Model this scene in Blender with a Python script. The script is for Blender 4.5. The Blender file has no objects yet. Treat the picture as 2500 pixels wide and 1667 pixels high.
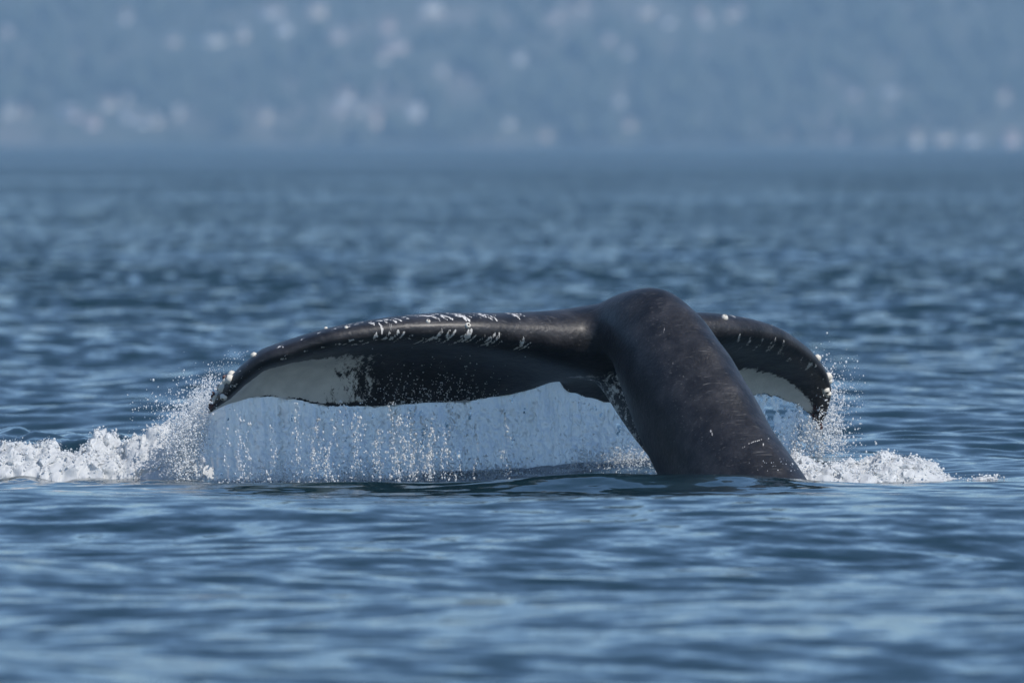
import bpy, math, random
import numpy as np
from mathutils import Vector, kdtree
from mathutils.bvhtree import BVHTree

random.seed(7); rng = np.random.default_rng(11)
scene = bpy.context.scene
COL = scene.collection

# ------------------------------------------------------------------ camera
CAM_H, CAM_D, PXM = 2.11, 90.0, 380.0          # eye height, distance to the whale, photo pixels per metre there
HOR = 348.0                                     # horizon row in the 2500 px wide photograph
cam = bpy.data.cameras.new('camera'); camo = bpy.data.objects.new('camera', cam); COL.objects.link(camo)
camo.location = (0, -CAM_D, CAM_H); camo.rotation_euler = (math.radians(90), 0, 0)
cam.sensor_width = 36; cam.lens = 36*CAM_D*PXM/2500
cam.shift_y = -(833.5-HOR)/2500
cam.clip_start = 0.5; cam.clip_end = 30000
cam.dof.use_dof = True; cam.dof.focus_distance = 88.5; cam.dof.aperture_fstop = 4.2
scene.camera = camo

# ------------------------------------------------------------------ sky, sun, exposure
SUN_EL, SUN_AZ = math.radians(46), math.radians(133)   # azimuth from +Y towards +X
w = bpy.data.worlds.new('World'); scene.world = w; w.use_nodes = True
nt = w.node_tree; bg = nt.nodes['Background']
sky = nt.nodes.new('ShaderNodeTexSky'); sky.sky_type = 'NISHITA'; sky.sun_disc = False
sky.sun_elevation = SUN_EL; sky.sun_rotation = SUN_AZ
sky.air_density = 1.0; sky.dust_density = 0.0; sky.ozone_density = 5.5
nt.links.new(sky.outputs[0], bg.inputs[0]); bg.inputs[1].default_value = 0.095
sun = bpy.data.lights.new('sun', 'SUN'); sun.energy = 3.0; sun.angle = math.radians(0.5); sun.color = (1, .95, .88)
suno = bpy.data.objects.new('sun', sun); COL.objects.link(suno)
sdir = Vector((math.sin(SUN_AZ)*math.cos(SUN_EL), math.cos(SUN_AZ)*math.cos(SUN_EL), math.sin(SUN_EL)))
suno.rotation_euler = sdir.to_track_quat('Z', 'Y').to_euler(); suno.location = (20, -20, 40)
scene.view_settings.view_transform = 'Standard'; scene.view_settings.look = 'None'
scene.view_settings.exposure = 0.55; scene.view_settings.gamma = 1.0
scene.view_settings.use_curve_mapping = False

# ------------------------------------------------------------------ helpers
def P(px, py, y):
    s = PXM*CAM_D/(CAM_D+y)
    return np.array([(px-1250)/s, y, CAM_H-(py-HOR)/s])

def smooth(a, b, x):
    t = np.clip((x-a)/(b-a), 0, 1); return t*t*(3-2*t)

def _hash(ix, iy, iz, seed):
    with np.errstate(over='ignore'):
        h = (ix.astype(np.uint32)*np.uint32(374761393) ^ iy.astype(np.uint32)*np.uint32(668265263)
             ^ iz.astype(np.uint32)*np.uint32(2147483647 - 58) ^ np.uint32(seed*974711 % 4294967291))
        h = (h ^ (h >> np.uint32(13)))*np.uint32(1274126177)
        h = (h ^ (h >> np.uint32(15)))*np.uint32(2246822519)
        h = h ^ (h >> np.uint32(16))
    return h.astype(np.float64)/4294967295.0*2-1

def vnoise(p, seed=0):
    f = np.floor(p); i = f.astype(np.int64); t = p-f; t = t*t*t*(t*(t*6-15)+10)
    out = 0
    for dx in (0, 1):
        wx = t[:, 0] if dx else 1-t[:, 0]
        for dy in (0, 1):
            wy = t[:, 1] if dy else 1-t[:, 1]
            for dz in (0, 1):
                wz = t[:, 2] if dz else 1-t[:, 2]
                out = out + wx*wy*wz*_hash(i[:, 0]+dx, i[:, 1]+dy, i[:, 2]+dz, seed)
    return out

def fbm(p, octaves=4, seed=0, gain=.5):
    p = np.asarray(p, float); o = 0; a = 1
    for k in range(octaves):
        o = o + a*vnoise(p+k*17.3, seed+k); p = p*2.03; a *= gain
    return o

def mesh_np(name, verts, faces, smooth_shade=True):
    verts = np.ascontiguousarray(verts, np.float32); faces = np.ascontiguousarray(faces, np.int32)
    me = bpy.data.meshes.new(name); n = faces.shape[1]
    me.vertices.add(len(verts)); me.vertices.foreach_set('co', verts.ravel())
    me.loops.add(faces.size); me.loops.foreach_set('vertex_index', faces.ravel())
    me.polygons.add(len(faces)); me.polygons.foreach_set('loop_start', np.arange(0, faces.size, n, dtype=np.int32))
    me.polygons.foreach_set('loop_total', np.full(len(faces), n, np.int32))
    if smooth_shade: me.polygons.foreach_set('use_smooth', np.ones(len(faces), bool))
    me.update(calc_edges=True); me.validate()
    return me

def obj(name, me, mat=None, parent=None, label=None, category=None, group=None, kind=None):
    o = bpy.data.objects.new(name, me); COL.objects.link(o)
    if mat is not None: o.data.materials.append(mat) if len(o.data.materials) == 0 else None
    if parent: o.parent = parent
    for k, v in (('label', label), ('category', category), ('group', group), ('kind', kind)):
        if v: o[k] = v
    return o

def grid_faces(nr, nc, wrap=False):
    r = np.arange(nr-1)[:, None]; c = np.arange(nc if wrap else nc-1)[None, :]
    c2 = (c+1) % nc
    return np.stack([r*nc+c, r*nc+c2, (r+1)*nc+c2, (r+1)*nc+c], -1).reshape(-1, 4)

def ico(sub=1):
    g = (1+5**.5)/2
    v = [(-1,g,0),(1,g,0),(-1,-g,0),(1,-g,0),(0,-1,g),(0,1,g),(0,-1,-g),(0,1,-g),(g,0,-1),(g,0,1),(-g,0,-1),(-g,0,1)]
    f = [(0,11,5),(0,5,1),(0,1,7),(0,7,10),(0,10,11),(1,5,9),(5,11,4),(11,10,2),(10,7,6),(7,1,8),(3,9,4),(3,4,2),(3,2,6),(3,6,8),(3,8,9),(4,9,5),(2,4,11),(6,2,10),(8,6,7),(9,8,1)]
    v = [np.array(a)/np.linalg.norm(a) for a in v]
    for _ in range(sub):
        cache = {}; nf = []
        def mid(a, b):
            k = (min(a, b), max(a, b))
            if k not in cache:
                m = v[a]+v[b]; v.append(m/np.linalg.norm(m)); cache[k] = len(v)-1
            return cache[k]
        for a, b, c in f:
            x, y, z = mid(a, b), mid(b, c), mid(c, a); nf += [(a,x,z),(b,y,x),(c,z,y),(x,y,z)]
        f = nf
    return np.array(v), np.array(f)
ICO0, ICO1 = ico(0), ico(1)

def blobs(pos, rad, stretch=None, tmpl=ICO0):
    """many drops as one vertex/face array; stretch lengthens them vertically"""
    tv, tf = tmpl; n = len(pos); rad = np.asarray(rad)
    sc = np.ones((n, 3))*rad[:, None]
    if stretch is not None: sc[:, 2] *= stretch
    a = rng.uniform(0, 6.28, n); ca, sa = np.cos(a)[:, None], np.sin(a)[:, None]
    x = tv[None, :, 0]*ca-tv[None, :, 1]*sa; y = tv[None, :, 0]*sa+tv[None, :, 1]*ca
    z = np.broadcast_to(tv[None, :, 2], x.shape)
    V = np.stack([x, y, z], -1)*sc[:, None, :]+np.asarray(pos)[:, None, :]
    F = tf[None]+(np.arange(n)*len(tv))[:, None, None]
    return V.reshape(-1, 3), F.reshape(-1, 3)

def join(parts):
    V, F, k = [], [], 0
    for v, f in parts:
        f = np.asarray(f)
        if f.shape[1] == 4: f = np.concatenate([f[:, [0, 1, 2]], f[:, [0, 2, 3]]])
        V.append(v); F.append(f+k); k += len(v)
    return np.concatenate(V), np.concatenate(F)

# ------------------------------------------------------------------ materials
def mat(name, color=(.8, .8, .8), rough=.5, **kw):
    m = bpy.data.materials.new(name); m.use_nodes = True
    b = m.node_tree.nodes['Principled BSDF']
    b.inputs['Base Color'].default_value = (*color, 1); b.inputs['Roughness'].default_value = rough
    for k, v in kw.items():
        b.inputs[k.replace('_', ' ')].default_value = v
    return m, m.node_tree, b

def node(t, kind, **kw):
    n = t.nodes.new(kind)
    for k, v in kw.items(): setattr(n, k, v)
    return n

def ramp(t, fac, stops):
    n = t.nodes.new('ShaderNodeValToRGB'); e = n.color_ramp.elements
    while len(e) < len(stops): e.new(.5)
    for el, (p, c) in zip(e, stops):
        el.position = p; el.color = c if len(c) == 4 else (*c, 1)
    t.links.new(fac, n.inputs[0]); return n

# sea: dark body, sky in the reflection, small ripples as fine relief
m_sea, t, b = mat('sea_water', (.007, .025, .034), .07, IOR=1.333)
geo = node(t, 'ShaderNodeNewGeometry')
n1 = node(t, 'ShaderNodeTexNoise'); n1.inputs['Scale'].default_value = 2.6; n1.inputs['Detail'].default_value = 5; n1.inputs['Roughness'].default_value = .55
t.links.new(geo.outputs['Position'], n1.inputs['Vector'])
mp = node(t, 'ShaderNodeMapping'); mp.inputs['Scale'].default_value = (.005, .013, .01); t.links.new(geo.outputs['Position'], mp.inputs[0])
n2 = node(t, 'ShaderNodeTexNoise'); n2.inputs['Scale'].default_value = 1.0; n2.inputs['Detail'].default_value = 3   # wind lanes and slicks
t.links.new(mp.outputs[0], n2.inputs['Vector'])
r2 = node(t, 'ShaderNodeMapRange'); r2.inputs[1].default_value = .38; r2.inputs[2].default_value = .64; r2.inputs[3].default_value = .15; r2.inputs[4].default_value = 1.7
mpL = node(t, 'ShaderNodeMapping'); mpL.inputs['Scale'].default_value = (.0012, .0022, .01); t.links.new(geo.outputs['Position'], mpL.inputs[0])
n3 = node(t, 'ShaderNodeTexNoise'); n3.inputs['Scale'].default_value = 1.0; n3.inputs['Detail'].default_value = 2; t.links.new(mpL.outputs[0], n3.inputs['Vector'])
av = node(t, 'ShaderNodeMath', operation='MULTIPLY_ADD'); av.inputs[1].default_value = .7; av2 = node(t, 'ShaderNodeMath', operation='MULTIPLY'); av2.inputs[1].default_value = .35
t.links.new(n3.outputs[0], av2.inputs[0]); t.links.new(n2.outputs[0], av.inputs[0]); t.links.new(av2.outputs[0], av.inputs[2])
t.links.new(av.outputs[0], r2.inputs[0])
sub = node(t, 'ShaderNodeVectorMath', operation='SUBTRACT'); sub.inputs[1].default_value = (.5, .595, .5); t.links.new(n1.outputs['Color'], sub.inputs[0])
flat = node(t, 'ShaderNodeVectorMath', operation='MULTIPLY'); flat.inputs[1].default_value = (.8, 1, 0); t.links.new(sub.outputs[0], flat.inputs[0])
ka = node(t, 'ShaderNodeAttribute', attribute_name='ripple')
kk = node(t, 'ShaderNodeMath', operation='MULTIPLY'); t.links.new(ka.outputs['Fac'], kk.inputs[0]); t.links.new(r2.outputs[0], kk.inputs[1])
scl = node(t, 'ShaderNodeVectorMath', operation='SCALE'); t.links.new(flat.outputs[0], scl.inputs[0]); t.links.new(kk.outputs[0], scl.inputs['Scale'])
addn = node(t, 'ShaderNodeVectorMath', operation='ADD'); t.links.new(geo.outputs['Normal'], addn.inputs[0]); t.links.new(scl.outputs[0], addn.inputs[1])
nrmn = node(t, 'ShaderNodeVectorMath', operation='NORMALIZE'); t.links.new(addn.outputs[0], nrmn.inputs[0]); t.links.new(nrmn.outputs[0], b.inputs['Normal'])

# whale skin
m_skin, t, b = mat('whale_skin', (.02, .02, .022), .32, IOR=1.4, Coat_Weight=.12, Coat_Roughness=.3)
at = lambda nm: node(t, 'ShaderNodeAttribute', attribute_name=nm)
tc = node(t, 'ShaderNodeTexCoord')
fuv = at('fuv'); mpf = node(t, 'ShaderNodeMapping'); mpf.inputs['Scale'].default_value = (16, 4, 16)
t.links.new(fuv.outputs['Vector'], mpf.inputs[0])
nf = node(t, 'ShaderNodeTexNoise'); nf.inputs['Scale'].default_value = 1.3; nf.inputs['Detail'].default_value = 6; nf.inputs['Roughness'].default_value = .8
t.links.new(mpf.outputs[0], nf.inputs['Vector'])
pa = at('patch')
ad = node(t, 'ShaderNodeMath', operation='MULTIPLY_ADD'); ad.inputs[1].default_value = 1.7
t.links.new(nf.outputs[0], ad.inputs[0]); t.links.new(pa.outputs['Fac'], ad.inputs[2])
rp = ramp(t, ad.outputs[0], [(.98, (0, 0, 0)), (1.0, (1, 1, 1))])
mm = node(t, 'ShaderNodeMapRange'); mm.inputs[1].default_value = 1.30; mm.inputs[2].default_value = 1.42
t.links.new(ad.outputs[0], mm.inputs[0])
ng = node(t, 'ShaderNodeTexNoise'); ng.inputs['Scale'].default_value = 6.5; ng.inputs['Detail'].default_value = 8; ng.inputs['Roughness'].default_value = .65
t.links.new(tc.outputs['Object'], ng.inputs['Vector'])
rg = ramp(t, ng.outputs[0], [(.38, (.006, .006, .008)), (.50, (.015, .0145, .017)), (.62, (.027, .026, .029)), (.76, (.052, .047, .048))])
mpw = node(t, 'ShaderNodeMapping'); mpw.inputs['Scale'].default_value = (1, 1, 1); t.links.new(tc.outputs['Object'], mpw.inputs[0])
nw = node(t, 'ShaderNodeTexNoise'); nw.inputs['Scale'].default_value = 9; nw.inputs['Detail'].default_value = 4
t.links.new(mpw.outputs[0], nw.inputs['Vector'])
rw = ramp(t, nw.outputs[0], [(.3, (.62, .62, .59)), (.7, (.80, .79, .75))])
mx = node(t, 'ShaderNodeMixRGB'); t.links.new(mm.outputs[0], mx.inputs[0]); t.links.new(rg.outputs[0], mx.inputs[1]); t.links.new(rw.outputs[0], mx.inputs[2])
sc_ = at('scar'); mx2 = node(t, 'ShaderNodeMixRGB'); mx2.inputs[2].default_value = (.62, .60, .57, 1)
mps = node(t, 'ShaderNodeMapping'); mps.inputs['Rotation'].default_value = (0, 0, .45); mps.inputs['Scale'].default_value = (110, 20, 1); t.links.new(fuv.outputs['Vector'], mps.inputs[0])
ns = node(t, 'ShaderNodeTexNoise'); ns.inputs['Scale'].default_value = 1.0; ns.inputs['Detail'].default_value = 4; ns.inputs['Roughness'].default_value = .6; t.links.new(mps.outputs[0], ns.inputs['Vector'])
sa2 = node(t, 'ShaderNodeMath', operation='MULTIPLY_ADD'); sa2.inputs[1].default_value = .55; t.links.new(sc_.outputs['Fac'], sa2.inputs[0]); t.links.new(ns.outputs[0], sa2.inputs[2])
sm2 = node(t, 'ShaderNodeMapRange'); sm2.inputs[1].default_value = .87; sm2.inputs[2].default_value = .95; t.links.new(sa2.outputs[0], sm2.inputs[0])
# faint rake marks all over the skin
mpk = node(t, 'ShaderNodeMapping'); mpk.inputs['Rotation'].default_value = (.3, .6, .9); mpk.inputs['Scale'].default_value = (6, 90, 90); t.links.new(tc.outputs['Object'], mpk.inputs[0])
nk = node(t, 'ShaderNodeTexNoise'); nk.inputs['Scale'].default_value = 1.0; nk.inputs['Detail'].default_value = 2; t.links.new(mpk.outputs[0], nk.inputs['Vector'])
mk = node(t, 'ShaderNodeMapRange'); mk.inputs[1].default_value = .63; mk.inputs[2].default_value = .80; mk.inputs[4].default_value = .16; t.links.new(nk.outputs[0], mk.inputs[0])
mxs = node(t, 'ShaderNodeMath', operation='MAXIMUM'); t.links.new(sm2.outputs[0], mxs.inputs[0]); t.links.new(mk.outputs[0], mxs.inputs[1])
t.links.new(mxs.outputs[0], mx2.inputs[0]); t.links.new(mx.outputs[0], mx2.inputs[1]); t.links.new(mx2.outputs[0], b.inputs['Base Color'])
nr = node(t, 'ShaderNodeTexNoise'); nr.inputs['Scale'].default_value = 18; nr.inputs['Detail'].default_value = 6
t.links.new(tc.outputs['Object'], nr.inputs['Vector'])
mr = node(t, 'ShaderNodeMapRange'); mr.inputs[3].default_value = .40; mr.inputs[4].default_value = .62
t.links.new(nr.outputs[0], mr.inputs[0]); t.links.new(mr.outputs[0], b.inputs['Roughness'])
nb = node(t, 'ShaderNodeTexNoise'); nb.inputs['Scale'].default_value = 40; nb.inputs['Detail'].default_value = 5
t.links.new(tc.outputs['Object'], nb.inputs['Vector'])
bw = node(t, 'ShaderNodeBump'); bw.inputs['Strength'].default_value = .6; bw.inputs['Distance'].default_value = .008
t.links.new(nb.outputs[0], bw.inputs['Height']); t.links.new(bw.outputs[0], b.inputs['Normal'])

m_barn, t, b = mat('barnacle_shell', (.72, .68, .60), .6)
nb = node(t, 'ShaderNodeTexNoise'); nb.inputs['Scale'].default_value = 60
rb = ramp(t, nb.outputs[0], [(.3, (.45, .41, .34)), (.65, (.78, .75, .68))]); t.links.new(rb.outputs[0], b.inputs['Base Color'])
m_barn_in, _, _ = mat('barnacle_mouth', (.05, .045, .04), .6)
m_goose, t, b = mat('gooseneck_flesh', (.07, .025, .022), .35)
nb = node(t, 'ShaderNodeTexNoise'); nb.inputs['Scale'].default_value = 40
rb = ramp(t, nb.outputs[0], [(.35, (.03, .012, .014)), (.65, (.13, .045, .038))]); t.links.new(rb.outputs[0], b.inputs['Base Color'])

def water_white(name, color, rough, trans, bump=.0):
    m, t, b = mat(name, color, rough, IOR=1.33)
    b.inputs['Transmission Weight'].default_value = trans
    if bump:
        n = node(t, 'ShaderNodeTexNoise'); n.inputs['Scale'].default_value = 70; n.inputs['Detail'].default_value = 4
        g = node(t, 'ShaderNodeTexCoord'); mpp = node(t, 'ShaderNodeMapping'); mpp.inputs['Scale'].default_value = (1, 1, .28)
        t.links.new(g.outputs['Object'], mpp.inputs[0]); t.links.new(mpp.outputs[0], n.inputs['Vector'])
        bb = node(t, 'ShaderNodeBump'); bb.inputs['Strength'].default_value = bump; bb.inputs['Distance'].default_value = .01
        t.links.new(n.outputs[0], bb.inputs['Height']); t.links.new(bb.outputs[0], b.inputs['Normal'])
    return m
m_curtain = water_white('falling_water', (.90, .92, .94), .13, .30, 1.0)
t = m_curtain.node_tree; b = t.nodes['Principled BSDF']; tl_ = node(t, 'ShaderNodeBsdfTranslucent'); tl_.inputs[0].default_value = (.92, .95, .97, 1)
ms = node(t, 'ShaderNodeMixShader'); ms.inputs[0].default_value = .35; t.links.new(b.outputs[0], ms.inputs[1]); t.links.new(tl_.outputs[0], ms.inputs[2]); t.links.new(ms.outputs[0], t.nodes['Material Output'].inputs['Surface'])
m_drop = water_white('water_drop', (.92, .94, .95), .16, .1)
t = m_drop.node_tree; b = t.nodes['Principled BSDF']; tl_ = node(t, 'ShaderNodeBsdfTranslucent'); tl_.inputs[0].default_value = (.95, .96, .97, 1)
ms = node(t, 'ShaderNodeMixShader'); ms.inputs[0].default_value = .5; t.links.new(b.outputs[0], ms.inputs[1]); t.links.new(tl_.outputs[0], ms.inputs[2]); t.links.new(ms.outputs[0], t.nodes['Material Output'].inputs['Surface'])
m_foam = water_white('foam', (.80, .82, .83), .35, .0, .35)
t = m_foam.node_tree; b = t.nodes['Principled BSDF']; tl_ = node(t, 'ShaderNodeBsdfTranslucent'); tl_.inputs[0].default_value = (.9, .92, .93, 1)
ms = node(t, 'ShaderNodeMixShader'); ms.inputs[0].default_value = .4; t.links.new(b.outputs[0], ms.inputs[1]); t.links.new(tl_.outputs[0], ms.inputs[2]); t.links.new(ms.outputs[0], t.nodes['Material Output'].inputs['Surface'])

# ------------------------------------------------------------------ sea surface
def waves(X, Y, cell):
    Z = np.zeros_like(X); miss = np.zeros_like(X); r = np.random.default_rng(5)
    pts = np.stack([X.ravel(), Y.ravel(), np.zeros(X.size)], -1)
    patch = smooth(-.35, .45, fbm(pts*np.array([.009, .034, 1]), 2, 31).reshape(X.shape))   # rippled water / slicks
    n = 96; calm = 1-.38*smooth(2, 20, Y)                            # open water beyond the whale lies calmer
    for k in range(n):
        lam = .2*(26/.2)**((k+r.uniform(0, 1))/n)
        th = math.radians(r.normal(-84, 34))
        sl = .021*(.50 if lam > 1.3 else (1.25 if lam > .6 else 1.9))*r.uniform(.6, 1.4)
        K = 2*math.pi/lam; ph = r.uniform(0, 6.28)
        fade = np.clip((lam/cell-2.5)/2.5, 0, 1)
        miss += (sl*(1-fade))**2/2
        short = (.22+.85*patch)*calm if lam < 2.2 else 1.0
        warp = .5*np.sin(X*.31+Y*.17+ph)+.5*np.sin(Y*.23-X*.11+2*ph)
        Z += sl/K*fade*short*np.sin(K*(X*math.cos(th)+Y*math.sin(th))+ph+warp*1.3)
    return Z, np.sqrt(miss)

def local_sea(X, Y):
    """swell pushed up in front of the tail, churned water beside the splash"""
    g = lambda x, y, sx, sy: np.exp(-((X-x)/sx)**2-((Y-y)/sy)**2)
    Z = .085*g(.5, -2.9, .75, .7)+.07*g(1.45, -3.0, .55, .7)+.032*g(-1.2, -2.5, 1.3, .8)+.03*g(2.6, -3.2, .9, 1.0)
    Z -= .05*g(-.4, -.2, 1.7, 1.0)
    pts = np.stack([X.ravel(), Y.ravel()*.8, np.zeros(X.size)], -1)
    ch = fbm(pts*np.array([4.5, 1.6, 1]), 4, 50).reshape(X.shape)
    Z += ch*(.035*g(-3.0, 2.6, 1.3, 2.2)*1.6+.025*g(-2.5, -1.0, 1.0, .7)+.015*g(2.9, 1.0, 1.1, 1.6))
    Z += .07*g(-3.0, 2.4, 1.1, 1.2)
    return Z

rows = list(np.arange(-160, 8, 24))+list(np.arange(10, 46, .8))
d = 46.0
while d < 9300:
    rows.append(d)
    d += .065 if d < 98 else max(.065, .065*(d/98)**2.2 if d < 260 else d*.0085)
rows = np.array(rows); nin, nout = 380, 10
inner = np.linspace(-1, 1, nin)
hw = np.maximum(.072*rows, 3.3); ow = np.maximum(.5*rows, 70)
XX = np.empty((len(rows), nin+2*nout))
for i in range(len(rows)):
    q = np.linspace(0, 1, nout+1)[1:]**2
    side = hw[i]+(ow[i]-hw[i])*q
    XX[i] = np.concatenate([-side[::-1], inner*hw[i], side])
YY = np.broadcast_to((rows-CAM_D)[:, None], XX.shape).copy()
cellx = np.gradient(XX, axis=1); celly = np.abs(np.gradient(rows))[:, None]
cell = np.maximum(cellx, celly*.8)
ZZ, MISS = waves(XX, YY, cell); nearm = (np.abs(XX) < 8) & (np.abs(YY) < 18)
idx = np.where(nearm); ZZ[idx] *= 1-.8*np.exp(-((XX[idx])/5.0)**4-((YY[idx]+4.5)/7.0)**4); ZZ[idx] += local_sea(XX[idx], YY[idx])
sea = obj('sea', mesh_np('sea', np.stack([XX, YY, ZZ], -1).reshape(-1, 3), grid_faces(*XX.shape)), m_sea, kind='structure')
sea.data.attributes.new('ripple', 'FLOAT', 'POINT').data.foreach_set('value', (.20+(MISS.ravel()*1.15)/.085).astype(np.float32))
def sea_z(x, y):
    i = np.searchsorted(rows-CAM_D, y); j = np.searchsorted(XX[i], x)
    return ZZ[i, min(j, XX.shape[1]-1)]

# ------------------------------------------------------------------ whale: tail stock and flukes, one skin
X0 = (1522-1250)/PXM
SPAN = np.array([.87, .5, 0])
def fl(px, py, c):
    x = (px-1250)/PXM
    s = (-(x-X0)-.45*c)/.87                 # + towards the left fluke
    y = -.45-.5*s+.75*c
    return s, np.append(P(px, py, y), c)
LE = [fl(*a) for a in [(505,1012,1.36),(517,994,1.26),(536,966,1.10),(563,936,.95),(598,904,.80),(650,871,.64),(700,855,.52),(800,822,.36),(900,804,.25),(1000,794,.17),(1100,792,.11),(1200,795,.06),(1300,799,.03),(1400,806,.01),(1522,812,0),
      (1640,803,.02),(1700,792,.04),(1760,790,.09),(1830,794,.18),(1900,809,.34),(1957,842,.56),(1996,877,.78),(2020,914,.96),(2029,952,1.12),(2021,1000,1.26),(2003,1045,1.38)]]
TE = [fl(*a) for a in [(505,1012,1.36),(530,998,1.35),(560,984,1.33),(590,975,1.31),(640,969,1.29),(700,974,1.28),(760,986,1.28),(830,996,1.27),(900,995,1.26),(1000,989,1.25),(1060,985,1.24),(1150,979,1.22),(1200,970,1.21),(1260,959,1.18),(1310,945,1.14),(1355,926,1.08),
      (1376,948,1.12),(1400,962,1.16),(1440,975,1.2),(1490,985,1.23),(1600,992,1.27),(1700,988,1.29),(1800,972,1.3),(1850,966,1.3),(1900,974,1.31),(1940,987,1.33),(1975,1012,1.36),(2003,1045,1.38)]]
def span_param(pts, root):
    """+1 at the left tip, 0 at the root, -1 at the right tip, by length along the edge"""
    v = np.array([[p[1][0], p[1][1]*.5, p[1][2]] for p in pts]); l = np.concatenate([[0], np.cumsum(np.linalg.norm(np.diff(v, axis=0), axis=1))])
    a, b_ = l[root], l[-1]-l[root]
    return np.where(l <= a, (a-l)/a, -(l-a)/b_)
def curve(pts, ss):
    s = span_param(pts, 14 if pts is LE else 15)[::-1]; v = np.array([np.append(p[1], p[0]) for p in pts])[::-1]
    # monotone cubic per channel (Hermite with limited tangents)
    out = np.empty((len(ss), v.shape[1]))
    for k in range(v.shape[1]):
        h = np.diff(s); dl = np.diff(v[:, k])/h; m = np.zeros(len(s)); m[0], m[-1] = dl[0], dl[-1]
        for i in range(1, len(s)-1):
            m[i] = 0 if dl[i-1]*dl[i] <= 0 else 2*dl[i-1]*dl[i]/(dl[i-1]+dl[i])
        j = np.clip(np.searchsorted(s, ss)-1, 0, len(s)-2); tt = np.clip((ss-s[j])/h[j], 0, 1)
        out[:, k] = ((2*tt**3-3*tt**2+1)*v[j, k]+(tt**3-2*tt**2+tt)*h[j]*m[j]+(-2*tt**3+3*tt**2)*v[j+1, k]+(tt**3-tt**2)*h[j]*m[j+1])
    return out
s_l, s_r = 1.0, -1.0
NS, NC = 240, 34
uu = np.linspace(-1, 1, NS)
ss = np.where(uu < 0, s_r*(1-(1+uu)**1.35), 0); ss = np.where(uu >= 0, s_l*(1-(1-uu)**1.35), ss)
Lc, Tc = curve(LE, ss), curve(TE, ss)
xc = (1-np.cos(np.linspace(0, math.pi, NC)))/2
fv, fpar = [], []
sw = ss*2.3
jag = vnoise(np.stack([sw*9, sw*0, sw*0], -1), 3)*.012+vnoise(np.stack([sw*23, sw*0, sw*0], -1), 4)*.008-.010*np.abs(np.sin(sw*21))
for i in range(NS):
    L, T = Lc[i, :3], Tc[i, :3]; ch = T-L; cl = np.linalg.norm(ch)+1e-6
    tip = min(abs(sw[i]-2.3), abs(sw[i]+2.3)); k = min(1, tip/.25)
    if i > 0 and i < NS-1: T = T+ch/cl*jag[i]*k; ch = T-L
    ch_n = ch/cl if cl > .02 else np.array([-.4, .75, -.5])
    nrm = np.cross(SPAN, ch_n); nrm /= np.linalg.norm(nrm)        # towards the dorsal side
    sa = abs(ss[i])
    th = (.27*(1-sa)**1.2+.075+.13*max(0, 1-sa/.28)**2)*min(1, cl/.35)
    prof = (2.969*np.sqrt(xc)-1.26*xc-3.516*xc**2+2.843*xc**3-1.036*xc**4)*.5*th+.011*np.sin(np.pi*np.clip(xc*1.0, 0, 1))**.3*k+.004
    camber = -.165*np.sin(np.pi*xc**1.25)*cl*min(1, tip/.45)*(.45+.55*min(1, sa/.4))           # hollow underside: bowed upwards between the edges
    bow = -camber
    up = L+ch*xc[:, None]+nrm*(bow+prof)[:, None]; dn = L+ch*xc[:, None]+nrm*(bow-prof)[:, None]
    ring = np.concatenate([up, dn[::-1][1:-1]])
    fv.append(ring); cc = np.concatenate([xc, xc[::-1][1:-1]])
    sd = np.concatenate([np.ones(NC), -np.ones(NC-2)])
    fpar.append(np.stack([np.full(len(ring), sw[i]), cc, sd], -1))
NR = len(fv[0]); FV = np.concatenate(fv); FPAR = np.concatenate(fpar)
FF = grid_faces(NS, NR, True)
caps = [[(a*NR)+j for j in range(NR)] for a in (0,)]
cap0 = np.array([[0, j, j+1, j+1] for j in range(1, NR-1)]); cap1 = cap0+(NS-1)*NR
FT = np.concatenate([FF[:, [0, 1, 2]], FF[:, [0, 2, 3]], cap0[:, [0, 2, 1]], cap1[:, [0, 1, 2]]])

# tail stock: (px, py, half width across, half height dorsal-ventral)
XA = (1555-1250)/PXM
stock = [(2000,1560,.40,.52),(1874,1330,.385,.50),(1768,1146,.35,.465),(1708,1034,.345,.455),(1664,952,.33,.44),(1622,875,.305,.40),(1586,820,.285,.34),(1548,797,.265,.25),(1505,806,.27,.19),(1462,836,.24,.13),(1425,872,.18,.085),(1395,898,.09,.05)]
cen = []
for px, py, a, b_ in stock:
    x = (px-1250)/PXM
    y = -.50-1.74*(x-XA) if px > 1548 else -.50-(x-XA)*1.74
    cen.append(np.append(P(px, py, y), (a, b_)))
cen = np.array(cen); q = np.arange(len(cen)); qq = np.linspace(0, len(cen)-1, 110)
def catmull(v, qq):
    i = np.clip(qq.astype(int), 0, len(v)-2); t = (qq-i)[:, None]
    p0 = v[np.clip(i-1, 0, None)]; p1 = v[i]; p2 = v[i+1]; p3 = v[np.clip(i+2, None, len(v)-1)]
    return .5*(2*p1+(p2-p0)*t+(2*p0-5*p1+4*p2-p3)*t**2+(3*p1-p0-3*p2+p3)*t**3)
cs = catmull(cen, qq); tang = np.gradient(cs[:, :3], axis=0); tang /= np.linalg.norm(tang, axis=1)[:, None]
NA = 56; ang = np.linspace(0, 2*math.pi, NA, endpoint=False); sv = []
for i in range(len(cs)):
    dt = tang[i]; D = np.cross(SPAN, dt); D /= np.linalg.norm(D); S = np.cross(dt, D); S /= np.linalg.norm(S)
    knuckle = 1+.011*np.sin(qq[i]*5.2+.6)*np.clip(np.sin(ang), 0, 1)**2
    ca, sa_ = np.cos(ang), np.sin(ang)
    e = 1-.10*np.abs(sa_)**3*np.abs(ca)                              # slightly keeled above and below
    r = knuckle*e
    sv.append(cs[i, :3]+S*(cs[i, 3]*ca*r)[:, None]+D*(cs[i, 4]*sa_*r)[:, None])
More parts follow.
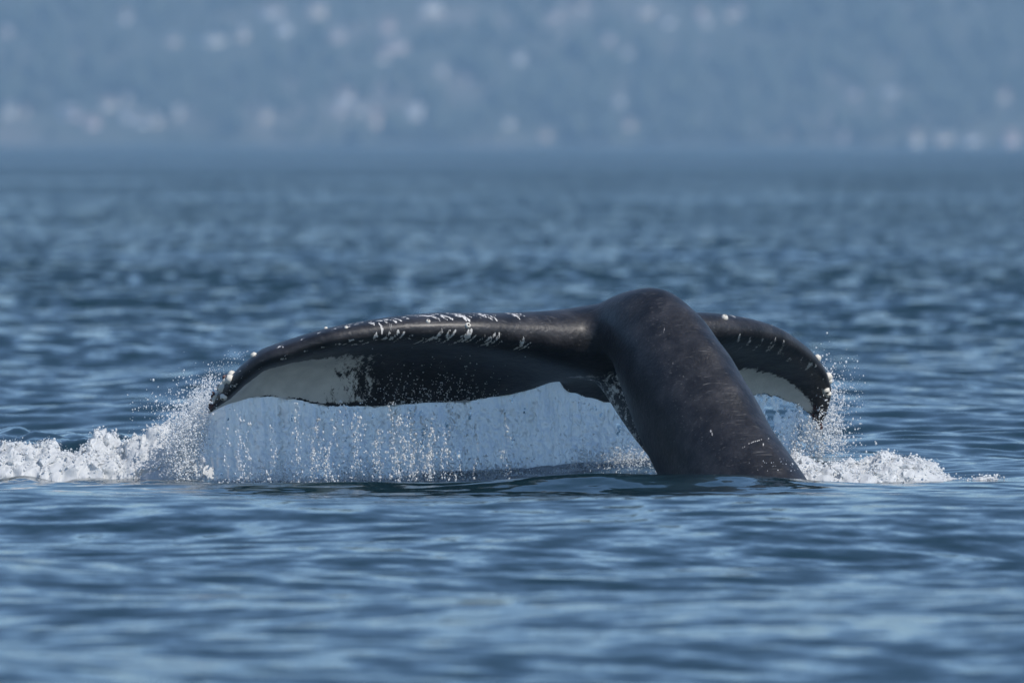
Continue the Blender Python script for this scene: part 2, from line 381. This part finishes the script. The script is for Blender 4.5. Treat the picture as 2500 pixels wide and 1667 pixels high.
SV = np.concatenate(sv); SF = grid_faces(len(cs), NA, True)
cA = np.array([[0, j, j+1] for j in range(1, NA-1)]); cB = cA[:, ::-1]+(len(cs)-1)*NA
ST = np.concatenate([SF[:, [0, 2, 1]], SF[:, [0, 3, 2]], cA[:, ::-1], cB[:, ::-1]])
# ventral keel: sweeps in a hollow curve from the stock into the underside of the flukes
keel = [(1700,1120,.16,.25),(1632,1050,.17,.25),(1580,985,.165,.25),(1535,932,.155,.22),(1492,894,.13,.17),(1450,876,.10,.12),(1415,880,.06,.08),(1380,896,.03,.04)]
kc = np.array([np.append(P(px, py, -.30-1.74*((px-1250)/PXM-XA)*(1 if px > 1500 else .7)+.06), (a, b_)) for px, py, a, b_ in keel])
kq = catmull(kc, np.linspace(0, len(kc)-1, 70)); kt = np.gradient(kq[:, :3], axis=0); kt /= np.linalg.norm(kt, axis=1)[:, None]; kv = []
for i in range(len(kq)):
    D = np.cross(SPAN, kt[i]); D /= np.linalg.norm(D); S = np.cross(kt[i], D)
    kv.append(kq[i, :3]+S*(kq[i, 3]*np.cos(ang))[:, None]+D*(kq[i, 4]*np.sin(ang))[:, None])
KF = grid_faces(len(kq), NA, True); kB = cA[:, ::-1]+(len(kq)-1)*NA
KT = np.concatenate([KF[:, [0, 2, 1]], KF[:, [0, 3, 2]], cA[:, ::-1], kB[:, ::-1]])
parts = [(FV, FT), (SV, ST), (np.concatenate(kv), KT)]
WV, WF = join(parts)
tmp = bpy.data.objects.new('tmp', mesh_np('tmp', WV, WF)); COL.objects.link(tmp)
bpy.context.view_layer.update()
import bmesh
bm = bmesh.new(); bm.from_mesh(tmp.data); bmesh.ops.recalc_face_normals(bm, faces=bm.faces); bm.to_mesh(tmp.data); bm.free()
rm = tmp.modifiers.new('r', 'REMESH'); rm.mode = 'VOXEL'; rm.voxel_size = .011
sm = tmp.modifiers.new('s', 'SMOOTH'); sm.factor = .5; sm.iterations = 6
dg = bpy.context.evaluated_depsgraph_get()
wme = bpy.data.meshes.new_from_object(tmp.evaluated_get(dg)); bpy.data.objects.remove(tmp)
nv = len(wme.vertices); wco = np.empty(nv*3, np.float32); wme.vertices.foreach_get('co', wco); wco = wco.reshape(-1, 3).astype(float)
# extra smoothing only around the junction, so stock and flukes flow into each other
ed = np.empty(len(wme.edges)*2, np.int32); wme.edges.foreach_get('vertices', ed); ed = ed.reshape(-1, 2)
deg = np.bincount(ed.ravel(), minlength=nv)[:, None]
jc = P(1450, 850, -.3)
kd = kdtree.KDTree(len(FV))
for i, v in enumerate(FV): kd.insert(v, i)
kd.balance()
near = np.empty(nv, int); dist = np.empty(nv)
for i in range(nv):
    _, k, dd_ = kd.find(wco[i]); near[i] = k; dist[i] = dd_
par = FPAR[near].copy()
G = FV.reshape(NS, NR, 3); sg = FPAR[:, 0].reshape(NS, NR); cg = FPAR[:, 1].reshape(NS, NR)
dS = np.gradient(G, axis=0); ds = np.gradient(sg, axis=0); dC = (np.roll(G, -1, 1)-np.roll(G, 1, 1))/2; dc = (np.roll(cg, -1, 1)-np.roll(cg, 1, 1))/2
dS, dC, ds, dc = dS.reshape(-1, 3)[near], dC.reshape(-1, 3)[near], ds.ravel()[near], dc.ravel()[near]
dl_ = wco-FV[near]
par[:, 0] += np.clip((dl_*dS).sum(1)/((dS**2).sum(1)+1e-9), -.5, .5)*ds
par[:, 1] += np.clip((dl_*dC).sum(1)/((dC**2).sum(1)+1e-9), -.5, .5)*dc
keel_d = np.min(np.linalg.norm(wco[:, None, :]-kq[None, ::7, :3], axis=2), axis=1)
jw = np.maximum(smooth(1.05, .45, np.abs(par[:, 0]))*smooth(1.0, .6, par[:, 1])*smooth(.75, .35, np.linalg.norm(wco-jc, axis=1)-.25), smooth(.36, .26, keel_d)*smooth(1.0, .85, np.where(dist < .06, par[:, 1], 0)))
for it in range(200):
    acc = np.zeros((nv, 3))
    for k in range(3):
        acc[:, k] = np.bincount(ed[:, 0], wco[ed[:, 1], k], nv)+np.bincount(ed[:, 1], wco[ed[:, 0], k], nv)
    wco += (acc/np.maximum(deg, 1)-wco)*(jw*.6)[:, None]
wme.vertices.foreach_set('co', wco.astype(np.float32).ravel()); wme.update()
wme.polygons.foreach_set('use_smooth', np.ones(len(wme.polygons), bool))
onf = dist < .05
# white field on the undersides towards the tips, dark rim along the trailing edge
sL = par[:, 0]; cF = par[:, 1]
left = smooth(.75, 1.75, sL)*smooth(2.31, 2.26, sL)*smooth(.22, .52, cF+.05*(sL-1.6))
right = smooth(1.0, 1.5, -sL)*smooth(2.2, 2.05, -sL)*smooth(.46, .70, cF)
rim = smooth(.99, .95, cF)
patch = np.where(onf & (par[:, 2] < 0), np.maximum(left, right)*rim, 0)
speck = .22*smooth(.9, 1.5, np.abs(sL))*smooth(.05, .2, cF)*rim
patch = np.where(onf, np.maximum(patch*.85, speck*(par[:, 2] < 0)), 0)
# pale ventral strip on the stock's hollow side: pigment plus painted-in wet reflection
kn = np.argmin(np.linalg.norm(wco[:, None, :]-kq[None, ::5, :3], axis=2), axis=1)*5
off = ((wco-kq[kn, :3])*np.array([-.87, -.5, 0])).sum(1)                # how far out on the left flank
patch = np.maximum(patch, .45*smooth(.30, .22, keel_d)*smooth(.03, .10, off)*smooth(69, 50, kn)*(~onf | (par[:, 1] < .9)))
# pale scratches and spots on the leading edges and a few on the stock
scar = np.zeros(nv); r = np.random.default_rng(21)
fs = par[:, 0]; fc = par[:, 1]*1.15
def stroke(s0, c0, s1, c1, wd, a=1):
    global scar
    dx, dy = s1-s0, c1-c0; l2 = dx*dx+dy*dy+1e-9
    tt = np.clip(((fs-s0)*dx+(fc-c0)*dy)/l2, 0, 1)
    dd = np.hypot(fs-s0-tt*dx, fc-c0-tt*dy)
    scar = np.maximum(scar, a*smooth(wd, wd*.4, dd)*onf)
for k in range(46):
    s0 = r.choice([r.uniform(.45, 1.35), r.uniform(.5, 1.0)]); c0 = .01+.10*r.random()**1.6; l = r.uniform(.02, .09)
    stroke(s0, c0, s0+l*.5, c0+l, r.uniform(.009, .015), r.uniform(.6, 1))
for k in range(50):
    s0 = r.uniform(.9, 2.2); c0 = r.uniform(.0, .10); stroke(s0, c0, s0+r.uniform(-.03, .03), c0+.01, r.uniform(.008, .014), r.uniform(.6, 1))
for k in range(30):
    s0 = -r.uniform(.85, 1.9); c0 = r.uniform(.02, .2); l = r.uniform(.03, .1); stroke(s0, c0, s0-l*.35, c0+l, r.uniform(.012, .02), r.uniform(.5, .95))
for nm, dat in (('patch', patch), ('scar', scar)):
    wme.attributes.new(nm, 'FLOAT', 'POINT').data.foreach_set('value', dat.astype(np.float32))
fu = np.where(onf[:, None], np.stack([sL, cF*1.15, par[:, 2]*.0], -1), wco)
wme.attributes.new('fuv', 'FLOAT_VECTOR', 'POINT').data.foreach_set('vector', fu.astype(np.float32).ravel())
wme.materials.clear()
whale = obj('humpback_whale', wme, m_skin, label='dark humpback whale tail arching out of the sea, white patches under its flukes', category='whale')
bvh = BVHTree.FromObject(whale, bpy.context.evaluated_depsgraph_get())

def scratch(pts, wd, a=1.0):
    global scar
    for (ax, ay), (bx, by) in zip(pts[:-1], pts[1:]):
        A, B = np.array(on_whale(ax, ay)[0]), np.array(on_whale(bx, by)[0]); AB = B-A; l2 = AB@AB+1e-9
        tt = np.clip(((wco-A)@AB)/l2, 0, 1); dd = np.linalg.norm(wco-A-tt[:, None]*AB, axis=1)
        scar = np.maximum(scar, a*smooth(wd, wd*.35, dd))
# barnacles and goosenecks grow on the skin: parts of the whale
def on_whale(px, py):
    a = Vector(P(px, py, -6)); d_ = (Vector(P(px, py, 6))-a).normalized()
    h = bvh.ray_cast(a, d_)
    if h[0] is None:
        best = None
        for y in np.linspace(-2, 2.5, 40):
            c_ = bvh.find_nearest(Vector(P(px, py, y)))
            if best is None or c_[3] < best[3]: best = c_
        h = best
    return h[0], h[1]
for pts_, wd_, a_ in [([(1813, 1093), (1830, 1082), (1852, 1075), (1878, 1071)], .012, .95), ([(1736, 1050), (1741, 1060)], .018, .9), ([(1862, 1083), (1866, 1090)], .02, .75),
                    ([(1618, 812), (1624, 796)], .018, .7), ([(1636, 800), (1642, 782)], .016, .65), ([(1705, 985), (1711, 1000)], .022, .6), ([(1620, 850), (1650, 900), (1700, 950)], .012, .62),
                    ([(1560, 818), (1563, 812)], .014, .7), ([(1888, 1030), (1892, 1036)], .012, .9), ([(1780, 870), (1783, 874)], .010, .8), ([(1690, 740), (1700, 745)], .012, .6),
                    ([(1560, 880), (1575, 930)], .012, .55), ([(1760, 1130), (1800, 1128)], .012, .6), ([(1520, 760), (1512, 775)], .012, .55)]:
    scratch(pts_, wd_, a_*.74)
wme.attributes['scar'].data.foreach_set('value', scar.astype(np.float32))
def lathe(prof, n=14):
    V = []; 
    for r_, z in prof:
        for k in range(n):
            a = 2*math.pi*k/n; rr = r_*(1+.07*math.cos(a*6)); V.append((rr*math.cos(a), rr*math.sin(a), z))
    F = [tuple(q) for q in grid_faces(len(prof), n, True)]
    return np.array(V), np.array(F)
bv, bf = lathe([(1.0, -.35), (1.02, .05), (.93, .4), (.72, .72), (.5, .86), (.36, .8)])
barn_me = mesh_np('barnacle', bv, bf); barn_me.materials.append(m_barn)
mv, mf = lathe([(.42, .80), (.38, .55), (.2, .45), (.001, .45)]); mouth_me = mesh_np('mouth', mv, mf); mouth_me.materials.append(m_barn_in)
def grow(name, px, py, r_, me, sub=None, tilt=0, lift=0.0):
    p, n = on_whale(px, py)
    o = bpy.data.objects.new(name, me); COL.objects.link(o); o.parent = whale
    o.location = p+n*(lift*r_); o.scale = (r_, r_, r_*1.05)
    o.rotation_euler = n.to_track_quat('Z', 'Y').to_euler()
    if sub:
        c_ = bpy.data.objects.new('opening', sub); COL.objects.link(c_); c_.parent = o
    return o
for px, py, r_ in [(559,909,.024),(545,925,.024),(561,926,.026),(528,938,.023),(541,945,.026),(533,953,.018),(527,964,.022),(546,969,.019),(620,868,.018),(556,918,.016),(524,975,.018),
                   (2033,913,.024),(2016,953,.022),(1998,872,.020),(1769,776,.018),(2028,930,.016),(2022,962,.018),(795,800,.010),(845,800,.010),(1045,785,.012),(1142,795,.016)]:
    grow('barnacle', px, py, r_*1.22, barn_me, mouth_me)
def goose(seed):
    r = np.random.default_rng(seed); prt = []
    for k in range(9):
        th, tl = r.uniform(0, 6.28), r.uniform(.2, .9); dr = np.array([math.cos(th)*tl, math.sin(th)*tl, 1]); dr /= np.linalg.norm(dr)
        l = r.uniform(1.2, 2.6); nseg = 7; rad = [.3, .28, .26, .3, .46, .42, .05]
        u_ = np.cross(dr, [0, 0, 1.0001]); u_ /= np.linalg.norm(u_)+1e-9; v_ = np.cross(dr, u_); V = []
        for q_ in range(nseg):
            bend = np.array([0, 0, -.25*l*(q_/nseg)**2])
            for a in np.linspace(0, 6.283, 8, endpoint=False):
                V.append(dr*l*q_/(nseg-1)+bend+(u_*math.cos(a)+v_*math.sin(a)*.7)*rad[q_])
        prt.append((np.array(V), grid_faces(nseg, 8, True)))
    return mesh_np('gooseneck', *join(prt))
for k, (px, py, r_) in enumerate([(527,905,.022),(540,912,.018),(513,935,.020),(505,950,.020),(515,990,.02),(500,965,.018),(1985,1010,.022),(2000,1035,.026),(1990,990,.018)]):
    me = goose(k+3); me.materials.append(m_goose); grow('gooseneck_barnacle', px, py, r_, me)

# ------------------------------------------------------------------ falling water under the flukes
def te_world(s):
    s = np.atleast_1d(s); c = np.clip(s/2.3, -.99, .99)
    return curve(TE, c)[:, :3]
def curtain(s0, s1, ncol, nrow, left_flare, seed, z_end=-.12):
    s = np.linspace(s0, s1, ncol); top = te_world(s)
    v = np.linspace(0, 1, nrow); X = np.empty((ncol, nrow, 3))
    for i in range(ncol):
        t0 = top[i].copy(); t0[2] += .012
        X[i, :, 2] = t0[2]+(z_end-t0[2])*v
        X[i, :, 0] = t0[0]+left_flare(s[i])*v**.7
        X[i, :, 1] = t0[1]-.02+.42*v**1.1
    p = X.reshape(-1, 3); vv = np.tile(v, ncol)
    drop = p*np.array([1, 1, .13])
    amp = smooth(0, .25, vv)*.75+.25
    dsp = .045*fbm(drop*np.array([9, 1, 9]), 3, seed)+.030*fbm(drop*np.array([30, 1, 30]), 3, seed+5)+.009*fbm(p*np.array([95, 1, 40]), 2, seed+9)
    p[:, 1] += dsp*amp; p[:, 0] += .010*fbm(p*np.array([40, 1, 30]), 2, seed+12)*amp
    return p, grid_faces(ncol, nrow)
def torn(p, f, keep):
    k = keep[f].all(1); return p, f[k]
flareL = lambda s: -.26*smooth(1.85, 2.3, s)+.03*math.sin(s*7)
p1, f1 = curtain(2.28, -1.35, 720, 92, flareL, 3)
p3, f3 = curtain(-1.1, -2.27, 150, 80, lambda s: .06*smooth(-1.7, -2.1, s), 23)
def holes(p, f, seed, thr):
    h = fbm(p*np.array([26, 1, 11]), 3, seed)+.25*fbm(p*np.array([80, 1, 50]), 2, seed+2)
    return torn(p, f, h > thr)
sheet = [holes(p1, f1, 61, -1.15+.95*smooth(-1.75, -2.15, p1[:, 0])), holes(p3, f3, 63, -.35)]

def drops_on(p, n, rlo, rhi, cols, seed, ybias=-.03, spread=.05, zpow=1.0):
    """drops strung down the falling sheet, gathered in columns"""
    r = np.random.default_rng(seed)
    x0, x1 = p[:, 0].min(), p[:, 0].max()
    cx = r.uniform(x0, x1, cols); wgt = r.random(cols)**2.2; wgt /= wgt.sum()
    pick = r.integers(0, len(p), n*6); xs = p[pick, 0]
    near_ = np.exp(-(np.min(np.abs(xs[:, None]-cx[r.choice(cols, cols)][None]), 1)/.02)**2)
    keep = pick[r.random(len(pick)) < .12+.88*near_][:n]
    q = p[keep]+np.stack([r.normal(0, .006, len(keep)), ybias-np.abs(r.normal(0, spread, len(keep))), r.normal(0, .01, len(keep))], -1)
    rad = rlo*(rhi/rlo)**(r.random(len(q))**2.0)
    return blobs(q, rad, r.uniform(.9, 2.0, len(q)))
obj('water_curtain', mesh_np('water_curtain', *join(sheet)), m_curtain, label='translucent sheet of water pouring off the trailing edges of the whale flukes', category='water', kind='stuff')
dr = [drops_on(p1, 1800, .002, .006, 34, 1), drops_on(p3, 1600, .0025, .008, 20, 4, spread=.1)]
# spray thrown off the left tip and the right tip
def spray(px, py, y, sx, sy, n, rlo, rhi, seed, skew=0):
    r = np.random.default_rng(seed); a, b2 = r.normal(0, 1, n), r.normal(0, 1, n)
    q = np.stack([P(px+sx*a[i]+skew*sy*b2[i], py+sy*b2[i], y+.15*r.normal()) for i in range(n)])
    q = q[q[:, 2] > -.05]
    return blobs(q, rlo*(rhi/rlo)**(r.random(len(q))**2), r.uniform(.8, 1.6, len(q)), ICO0)
tl = te_world(2.3)[0]; tr = te_world(-2.3)[0]
dr += [spray(474, 1030, tl[1]+.14, 22, 42, 4200, .0018, .008, 31, -.4), spray(447, 1090, tl[1], 24, 48, 4200, .0018, .008, 32), spray(495, 955, tl[1]+.18, 18, 26, 500, .0016, .006, 39, -.5),
       spray(1520, 1120, .1, 55, 14, 1600, .0016, .0055, 42), spray(465, 955, tl[1], 42, 34, 200, .0015, .006, 33, -.5),
       spray(560, 880, tl[1], 30, 14, 50, .0015, .004, 34, -1), spray(400, 1000, tl[1], 40, 22, 160, .002, .007, 38, 0),
       spray(2025, 1010, tr[1], 22, 60, 1800, .002, .008, 35, .1), spray(2065, 960, tr[1], 26, 40, 240, .0015, .0055, 36), spray(1990, 1080, tr[1], 50, 25, 1100, .002, .008, 37),
       spray(1895, 1135, -1.95, 28, 10, 120, .0016, .005, 40)]
def landing(n, seed):
    """drops kicked up where the sheet lands"""
    r = np.random.default_rng(seed); c = te_world(r.uniform(-1.0, 2.3, n)); h = r.exponential(.035, n)*(.4+smooth(-.3, .5, vnoise(np.stack([c[:, 0]*4, c[:, 0]*0, c[:, 0]*0], -1), 8))*1.6)
    q = np.stack([c[:, 0]+r.normal(0, .03, n)-.12*smooth(-1.4, -1.9, c[:, 0]), c[:, 1]+.18+r.normal(0, .14, n), -.07+h], -1)
    return blobs(q, .002*(4.5)**(r.random(n)**2), r.uniform(.7, 1.3, n))
dr.append(landing(9000, 71))
def drips(ncol, seed):
    """strings of drops falling from the underside, nearer than the sheet and out in the sun"""
    r = np.random.default_rng(seed); Q, R, S_ = [], [], []
    for k in range(ncol):
        s0 = r.choice([r.normal(1.25, .28), r.uniform(.3, 2.2), r.normal(.95, .12)]); t0 = te_world(s0)[0]; u = r.uniform(.35, .75)
        n = int(r.choice([12, 25, 45, 80])*r.uniform(.7, 1.3)); zt = t0[2]*r.uniform(.25, 1.15); z = r.uniform(-.05, zt, n)
        if r.random() < .5: z = -.05+(zt+.05)*(1-r.random(n)**1.8)*1.0
        x = t0[0]+r.normal(0, .004+.010*r.random(), n)+.03*math.sin(k)*(zt-z)+.012*np.sin(z*22+k)
        Q.append(np.stack([x, t0[1]-u+r.normal(0, .02, n), z], -1)); R.append(.0016*(4.2)**(r.random(n)**2.4)); S_.append(r.uniform(.9, 2.4, n))
    return blobs(np.concatenate(Q), np.concatenate(R), np.concatenate(S_))
dr.append(drips(95, 81))
# beads running down the underside of the left fluke
def beads(n, seed):
    r = np.random.default_rng(seed); q = []
    while len(q) < n:
        px = r.normal(1040, 95); py = 985-abs(r.normal(0, 45)); py -= 0
        streak = int(px/22)*22+8; px = streak+(985-py)*.35+r.normal(0, 5)
        if py < 840: continue
        h, nn = on_whale(px, py); q.append(np.array(h+nn*.003))
    return blobs(np.array(q), .0018*(3.0)**r.random(n), None)
dr.append(beads(520, 3))
obj('water_spray', mesh_np('water_spray', *join(dr)), m_drop, label='glittering drops and spray falling from the whale flukes', category='spray', kind='stuff')

# ------------------------------------------------------------------ foam beside the tail
def foam(name, x0, x1, y0, y1, hfun, seed, label, nbead, step=.009):
    xs = np.arange(x0, x1, step); ys = np.arange(y0, y1, step*1.6)
    X, Y = np.meshgrid(xs, ys, indexing='ij'); H = hfun(X, Y)
    p3_ = np.stack([X.ravel(), Y.ravel(), np.zeros(X.size)], -1)
    big = fbm(p3_*np.array([5, 4, 1]), 3, seed).reshape(X.shape)
    bil = np.abs(fbm(p3_*14, 3, seed+4)).reshape(X.shape); fine = np.abs(fbm(p3_*48, 3, seed+8)).reshape(X.shape)
    Z = -.13+.10*smooth(0, .09, H)+H*(.62+.42*big)+(H > 0)*np.sqrt(np.clip(H, 0, 1))*(.065*bil+.05*fine)
    V = np.stack([X, Y, Z], -1)
    V[..., 0] += .03*fbm(p3_*20+7, 2, seed+20).reshape(X.shape); V[..., 1] += .03*fbm(p3_*20+19, 2, seed+22).reshape(X.shape)
    V = V.reshape(-1, 3); F = grid_faces(*X.shape)
    keep = (H.ravel() > .004) & (fbm(p3_*np.array([9, 5, 1]), 3, seed+30) > -.62-2*H.ravel()*4)
    F = F[keep[F].any(1)]
    r = np.random.default_rng(seed); ids = np.unique(F); wgt = H.ravel()[ids]**.6; wgt = wgt/wgt.sum()
    c = r.choice(ids, nbead, p=wgt); q = V[c]+np.stack([r.normal(0, .015, nbead), r.normal(0, .02, nbead), np.abs(r.normal(0, .012, nbead))], -1)
    beadv = blobs(q, .0017*(6.0)**(r.random(nbead)**3), None, ICO0)
    me = mesh_np(name, *join([(V, F), beadv])); 
    return obj(name, me, m_foam, label=label, category='foam', kind='stuff')
def h_left(X, Y):
    yc = .15+.10*np.sin(X*2.1)
    env = smooth(-3.55, -2.75, X)*smooth(-1.75, -2.2, X)
    prof = np.exp(-((Y-yc)/.42)**2)
    return np.clip(.42*(.35+.65*env)*prof*smooth(-1.80, -2.1, X)*(1+.06*np.sin(X*7+1)+.07*np.sin(X*13))-.045, 0, 1)
foam('foam', -3.9, -1.7, -1.0, 1.3, h_left, 100, 'tumbling white foam crest left behind by the barnacled fluke tip', 8000)
def h_right(X, Y):
    env = smooth(1.55, 1.8, X)*np.clip((3.5-X)/1.5, 0, 1)**.8
    return np.clip(.20*env*np.exp(-((Y+1.35)/.38)**2)*(1+.18*np.sin(X*6+.5)+.10*np.sin(X*15))-.03, 0, 1)
foam('foam', 1.55, 3.55, -2.2, -.3, h_right, 140, 'low white foam washing against the right side of the tail stock', 5000)

# ------------------------------------------------------------------ far shore
SH = 6900.0
def terr(x, y):
    x = np.asarray(x, float); y = np.asarray(y, float)
    d = np.maximum(0, y-SH-25*np.sin(x/190)-12*np.sin(x/61))
    pts = np.stack(np.broadcast_arrays(x/260, y/260, 0*x), -1).reshape(-1, 3)
    n = fbm(pts, 3, 77).reshape(np.broadcast(x, y).shape)
    return np.where(d > 0, 1+d*.15+np.minimum(d, 500)*.03*n+8*smooth(0, 60, d), -3)
xs = np.linspace(-3400, 3400, 220); ys = SH-90+np.linspace(0, 1, 110)**1.6*2300
TX, TY = np.meshgrid(xs, ys, indexing='ij')
m_hill, t, b = mat('far_hillside', (.05, .07, .04), .9)
g = node(t, 'ShaderNodeNewGeometry'); n = node(t, 'ShaderNodeTexNoise'); n.inputs['Scale'].default_value = .012; n.inputs['Detail'].default_value = 6
t.links.new(g.outputs['Position'], n.inputs['Vector'])
rr = ramp(t, n.outputs[0], [(.35, (.04, .055, .035)), (.5, (.08, .085, .06)), (.7, (.19, .165, .14))]); t.links.new(rr.outputs[0], b.inputs['Base Color'])
obj('hillside', mesh_np('hillside', np.stack([TX, TY, terr(TX, TY)], -1).reshape(-1, 3), grid_faces(*TX.shape)[:, ::-1]), m_hill, kind='structure')

house_px = [(20,272,26,30),(60,275,14,20),(165,275,34,26),(180,280,24,26),(262,256,34,22),(308,245,16,18),(310,284,20,26),(222,306,34,24),(433,275,16,26),(646,282,24,28),(843,237,30,26),(825,270,24,20),(880,268,24,18),(916,300,28,36),(1010,274,34,26),(960,112,56,20),(933,140,24,20),(590,85,26,26),(690,70,30,28),(945,64,26,26),(520,98,60,16),(420,100,30,20),(305,42,20,24),(15,78,22,18),(1075,170,22,22),(1145,195,36,18),(1265,145,24,20),(1350,38,30,20),(1415,18,26,14),(1573,30,38,18),(1630,55,26,18),(1710,32,24,20),(1722,58,22,16),(1780,38,30,20),(1800,28,24,18),(1485,98,20,18),(1530,128,22,18),(1533,307,26,18),(1510,250,20,18),(2060,335,18,26),(2234,340,24,26),(2300,338,44,16),(2370,340,40,18),(2466,338,32,32),(1050,22,46,24),(770,24,40,30),(660,30,50,18),(820,90,36,18),(1240,300,26,20),(1330,330,30,16),(2170,225,36,14),(2080,230,30,16),(2450,235,20,24),(380,310,24,20),(345,300,26,18)]
m_roof = [mat('roof_%d' % i, c, .7)[0] for i, c in enumerate([(.22, .21, .21), (.30, .21, .17), (.45, .44, .43)])]
m_wall = [mat('wall_%d' % i, c, .7)[0] for i, c in enumerate([(.72, .69, .62), (.68, .58, .48), (.74, .74, .74), (.64, .53, .50)])]
def house_meshes(wd, dp, hh, rh):
    V = np.array([(x*wd/2, y*dp/2, z) for z in (-4, hh) for x, y in ((-1,-1),(1,-1),(1,1),(-1,1))]+[(-wd/2, 0, hh+rh*.96), (wd/2, 0, hh+rh*.96)])
    F = [(0,1,5),(0,5,4),(1,2,6),(1,6,5),(2,3,7),(2,7,6),(3,0,4),(3,4,7),(4,7,8),(5,9,6)]
    o = .7; e = .3
    R = np.array([(-wd/2-o, -dp/2-o, hh-.2), (wd/2+o, -dp/2-o, hh-.2), (wd/2+o, 0, hh+rh), (-wd/2-o, 0, hh+rh), (-wd/2-o, dp/2+o, hh-.2), (wd/2+o, dp/2+o, hh-.2)])
    R = np.concatenate([R, R+np.array([0, 0, e])])
    RF = [(0,1,2,3),(3,2,5,4),(6,9,8,7),(9,10,11,8),(0,6,7,1),(4,5,11,10),(0,3,9,6),(3,4,10,9),(1,7,8,2),(2,8,11,5)]
    return mesh_np('wall', V, F, False), mesh_np('roof', R, RF, False)
houses = []
for k, (px, py, wp, hp) in enumerate(house_px):
    ydist = SH
    for y in np.arange(SH+14, SH+1500, 2.0):
        base = P(px, py+hp*.5, y)
        if terr(base[0], y) >= base[2]: break
    q = P(px, py+hp*.5, y); s = PXM*CAM_D/(CAM_D+y)
    wd = wp/s; hh = hp/s*.72; rh = hp/s*.35
    o = bpy.data.objects.new('house', None); COL.objects.link(o)
    o.location = (q[0], y, terr(q[0], y)); o.rotation_euler.z = random.uniform(.2, .9)
    wm, rmesh = house_meshes(wd, wd*.8, hh, rh)
    obj('wall', wm, m_wall[k % 4], o); obj('roof', rmesh, m_roof[(k*7) % 3], o)
    tone = ['cream', 'tan', 'white', 'dusky pink'][k % 4]
    zone = 'at the waterline of the far shore' if py > 320 else ('low on the far hillside above the water' if py > 220 else 'high on the far hillside')
    size = 'broad' if wp >= 34 else ('small' if wp <= 22 else 'middling')
    lab = 'out of focus %s %s house %s' % (size, tone, zone)
    if px == 960: lab = 'long pale house, widest and brightest of those high on the far hillside'
    o['label'] = lab; o['category'] = 'house'; o['group'] = '%s %s houses %s' % (size, tone, zone)
    houses.append((px, py, y, wp))
# woods on the hill, one mass at this distance
m_tree, t, b = mat('far_foliage', (.04, .065, .03), .8)
g = node(t, 'ShaderNodeNewGeometry'); n = node(t, 'ShaderNodeTexNoise'); n.inputs['Scale'].default_value = .04; n.inputs['Detail'].default_value = 3
t.links.new(g.outputs['Position'], n.inputs['Vector'])
rr = ramp(t, n.outputs[0], [(.35, (.03, .045, .03)), (.6, (.05, .065, .04)), (.75, (.08, .085, .06))]); t.links.new(rr.outputs[0], b.inputs['Base Color'])
CLEAR = [(740, 60, 230, 45), (520, 100, 200, 26), (250, 275, 130, 40), (930, 290, 130, 40), (1130, 45, 160, 40), (1640, 45, 220, 36), (2150, 235, 160, 30), (2330, 335, 200, 20)]   # open lots between the woods
parts = []; r = np.random.default_rng(8); hv, hf = ico(1)
for k in range(2600):
    x = r.uniform(-420, 420); y = SH+25*math.sin(x/190)+12*math.sin(x/61)+3+620*r.random()**1.3; z = float(terr(x, y))
    if z < .5: continue
    s = PXM*CAM_D/(CAM_D+y); px = x*s+1250; py = HOR+(CAM_H-z)*s; ht = r.uniform(7, 17)
    if any(abs(px-a) < wq*.5+24 and y < yy+3 and py-ht*s < b_+14 and py > b_-20 for a, b_, yy, wq in houses): continue
    if any(((px-a)/wx)**2+((py-c_)/wy)**2 < 1 and r.random() < .8 for a, c_, wx, wy in CLEAR): continue
    if r.random() < .5:
        nseg = 7; tiers = []
        for q_ in range(3):
            z0 = ht*(.12+.27*q_); z1 = ht*(.55+.225*q_); rad = ht*(.24-.055*q_); a = np.linspace(0, 6.283, nseg, endpoint=False)+r.uniform(0, 1)
            V = np.stack([np.cos(a)*rad, np.sin(a)*rad, np.full(nseg, z0)], -1); V = np.concatenate([V, [[0, 0, z1]]])
            tiers.append((V, np.array([(i, (i+1) % nseg, nseg) for i in range(nseg)])))
        V, F = join(tiers)
    else:
        V = hv*np.array([ht*.34, ht*.34, ht*.42])*(1+.22*r.normal(size=(len(hv), 1))); V[:, 2] += ht*.5; F = hf
    parts.append((V+np.array([x, y, z-.5]), F))
obj('woodland', mesh_np('woodland', *join(parts)), m_tree, label='blurred dark woods covering the hazy far hillside', category='woods', kind='stuff')

# ------------------------------------------------------------------ haze
hv = np.array([(x, y, z) for z in (-6, 420) for x, y in ((-4900, -190), (4900, -190), (4900, 9500), (-4900, 9500))])
hz = obj('haze', mesh_np('haze', hv, [(0,3,2,1),(4,5,6,7),(0,1,5,4),(1,2,6,5),(2,3,7,6),(3,0,4,7)], False), kind='stuff', label='thin blue sea haze between the whale and the far shore', category='haze')
m_h = bpy.data.materials.new('haze'); m_h.use_nodes = True; t = m_h.node_tree
t.nodes.remove(t.nodes['Principled BSDF']); pv = node(t, 'ShaderNodeVolumePrincipled')
pv.inputs['Color'].default_value = (.44, .70, .97, 1); pv.inputs['Density'].default_value = 1.28e-4
t.links.new(pv.outputs[0], t.nodes['Material Output'].inputs['Volume']); hz.data.materials.append(m_h)
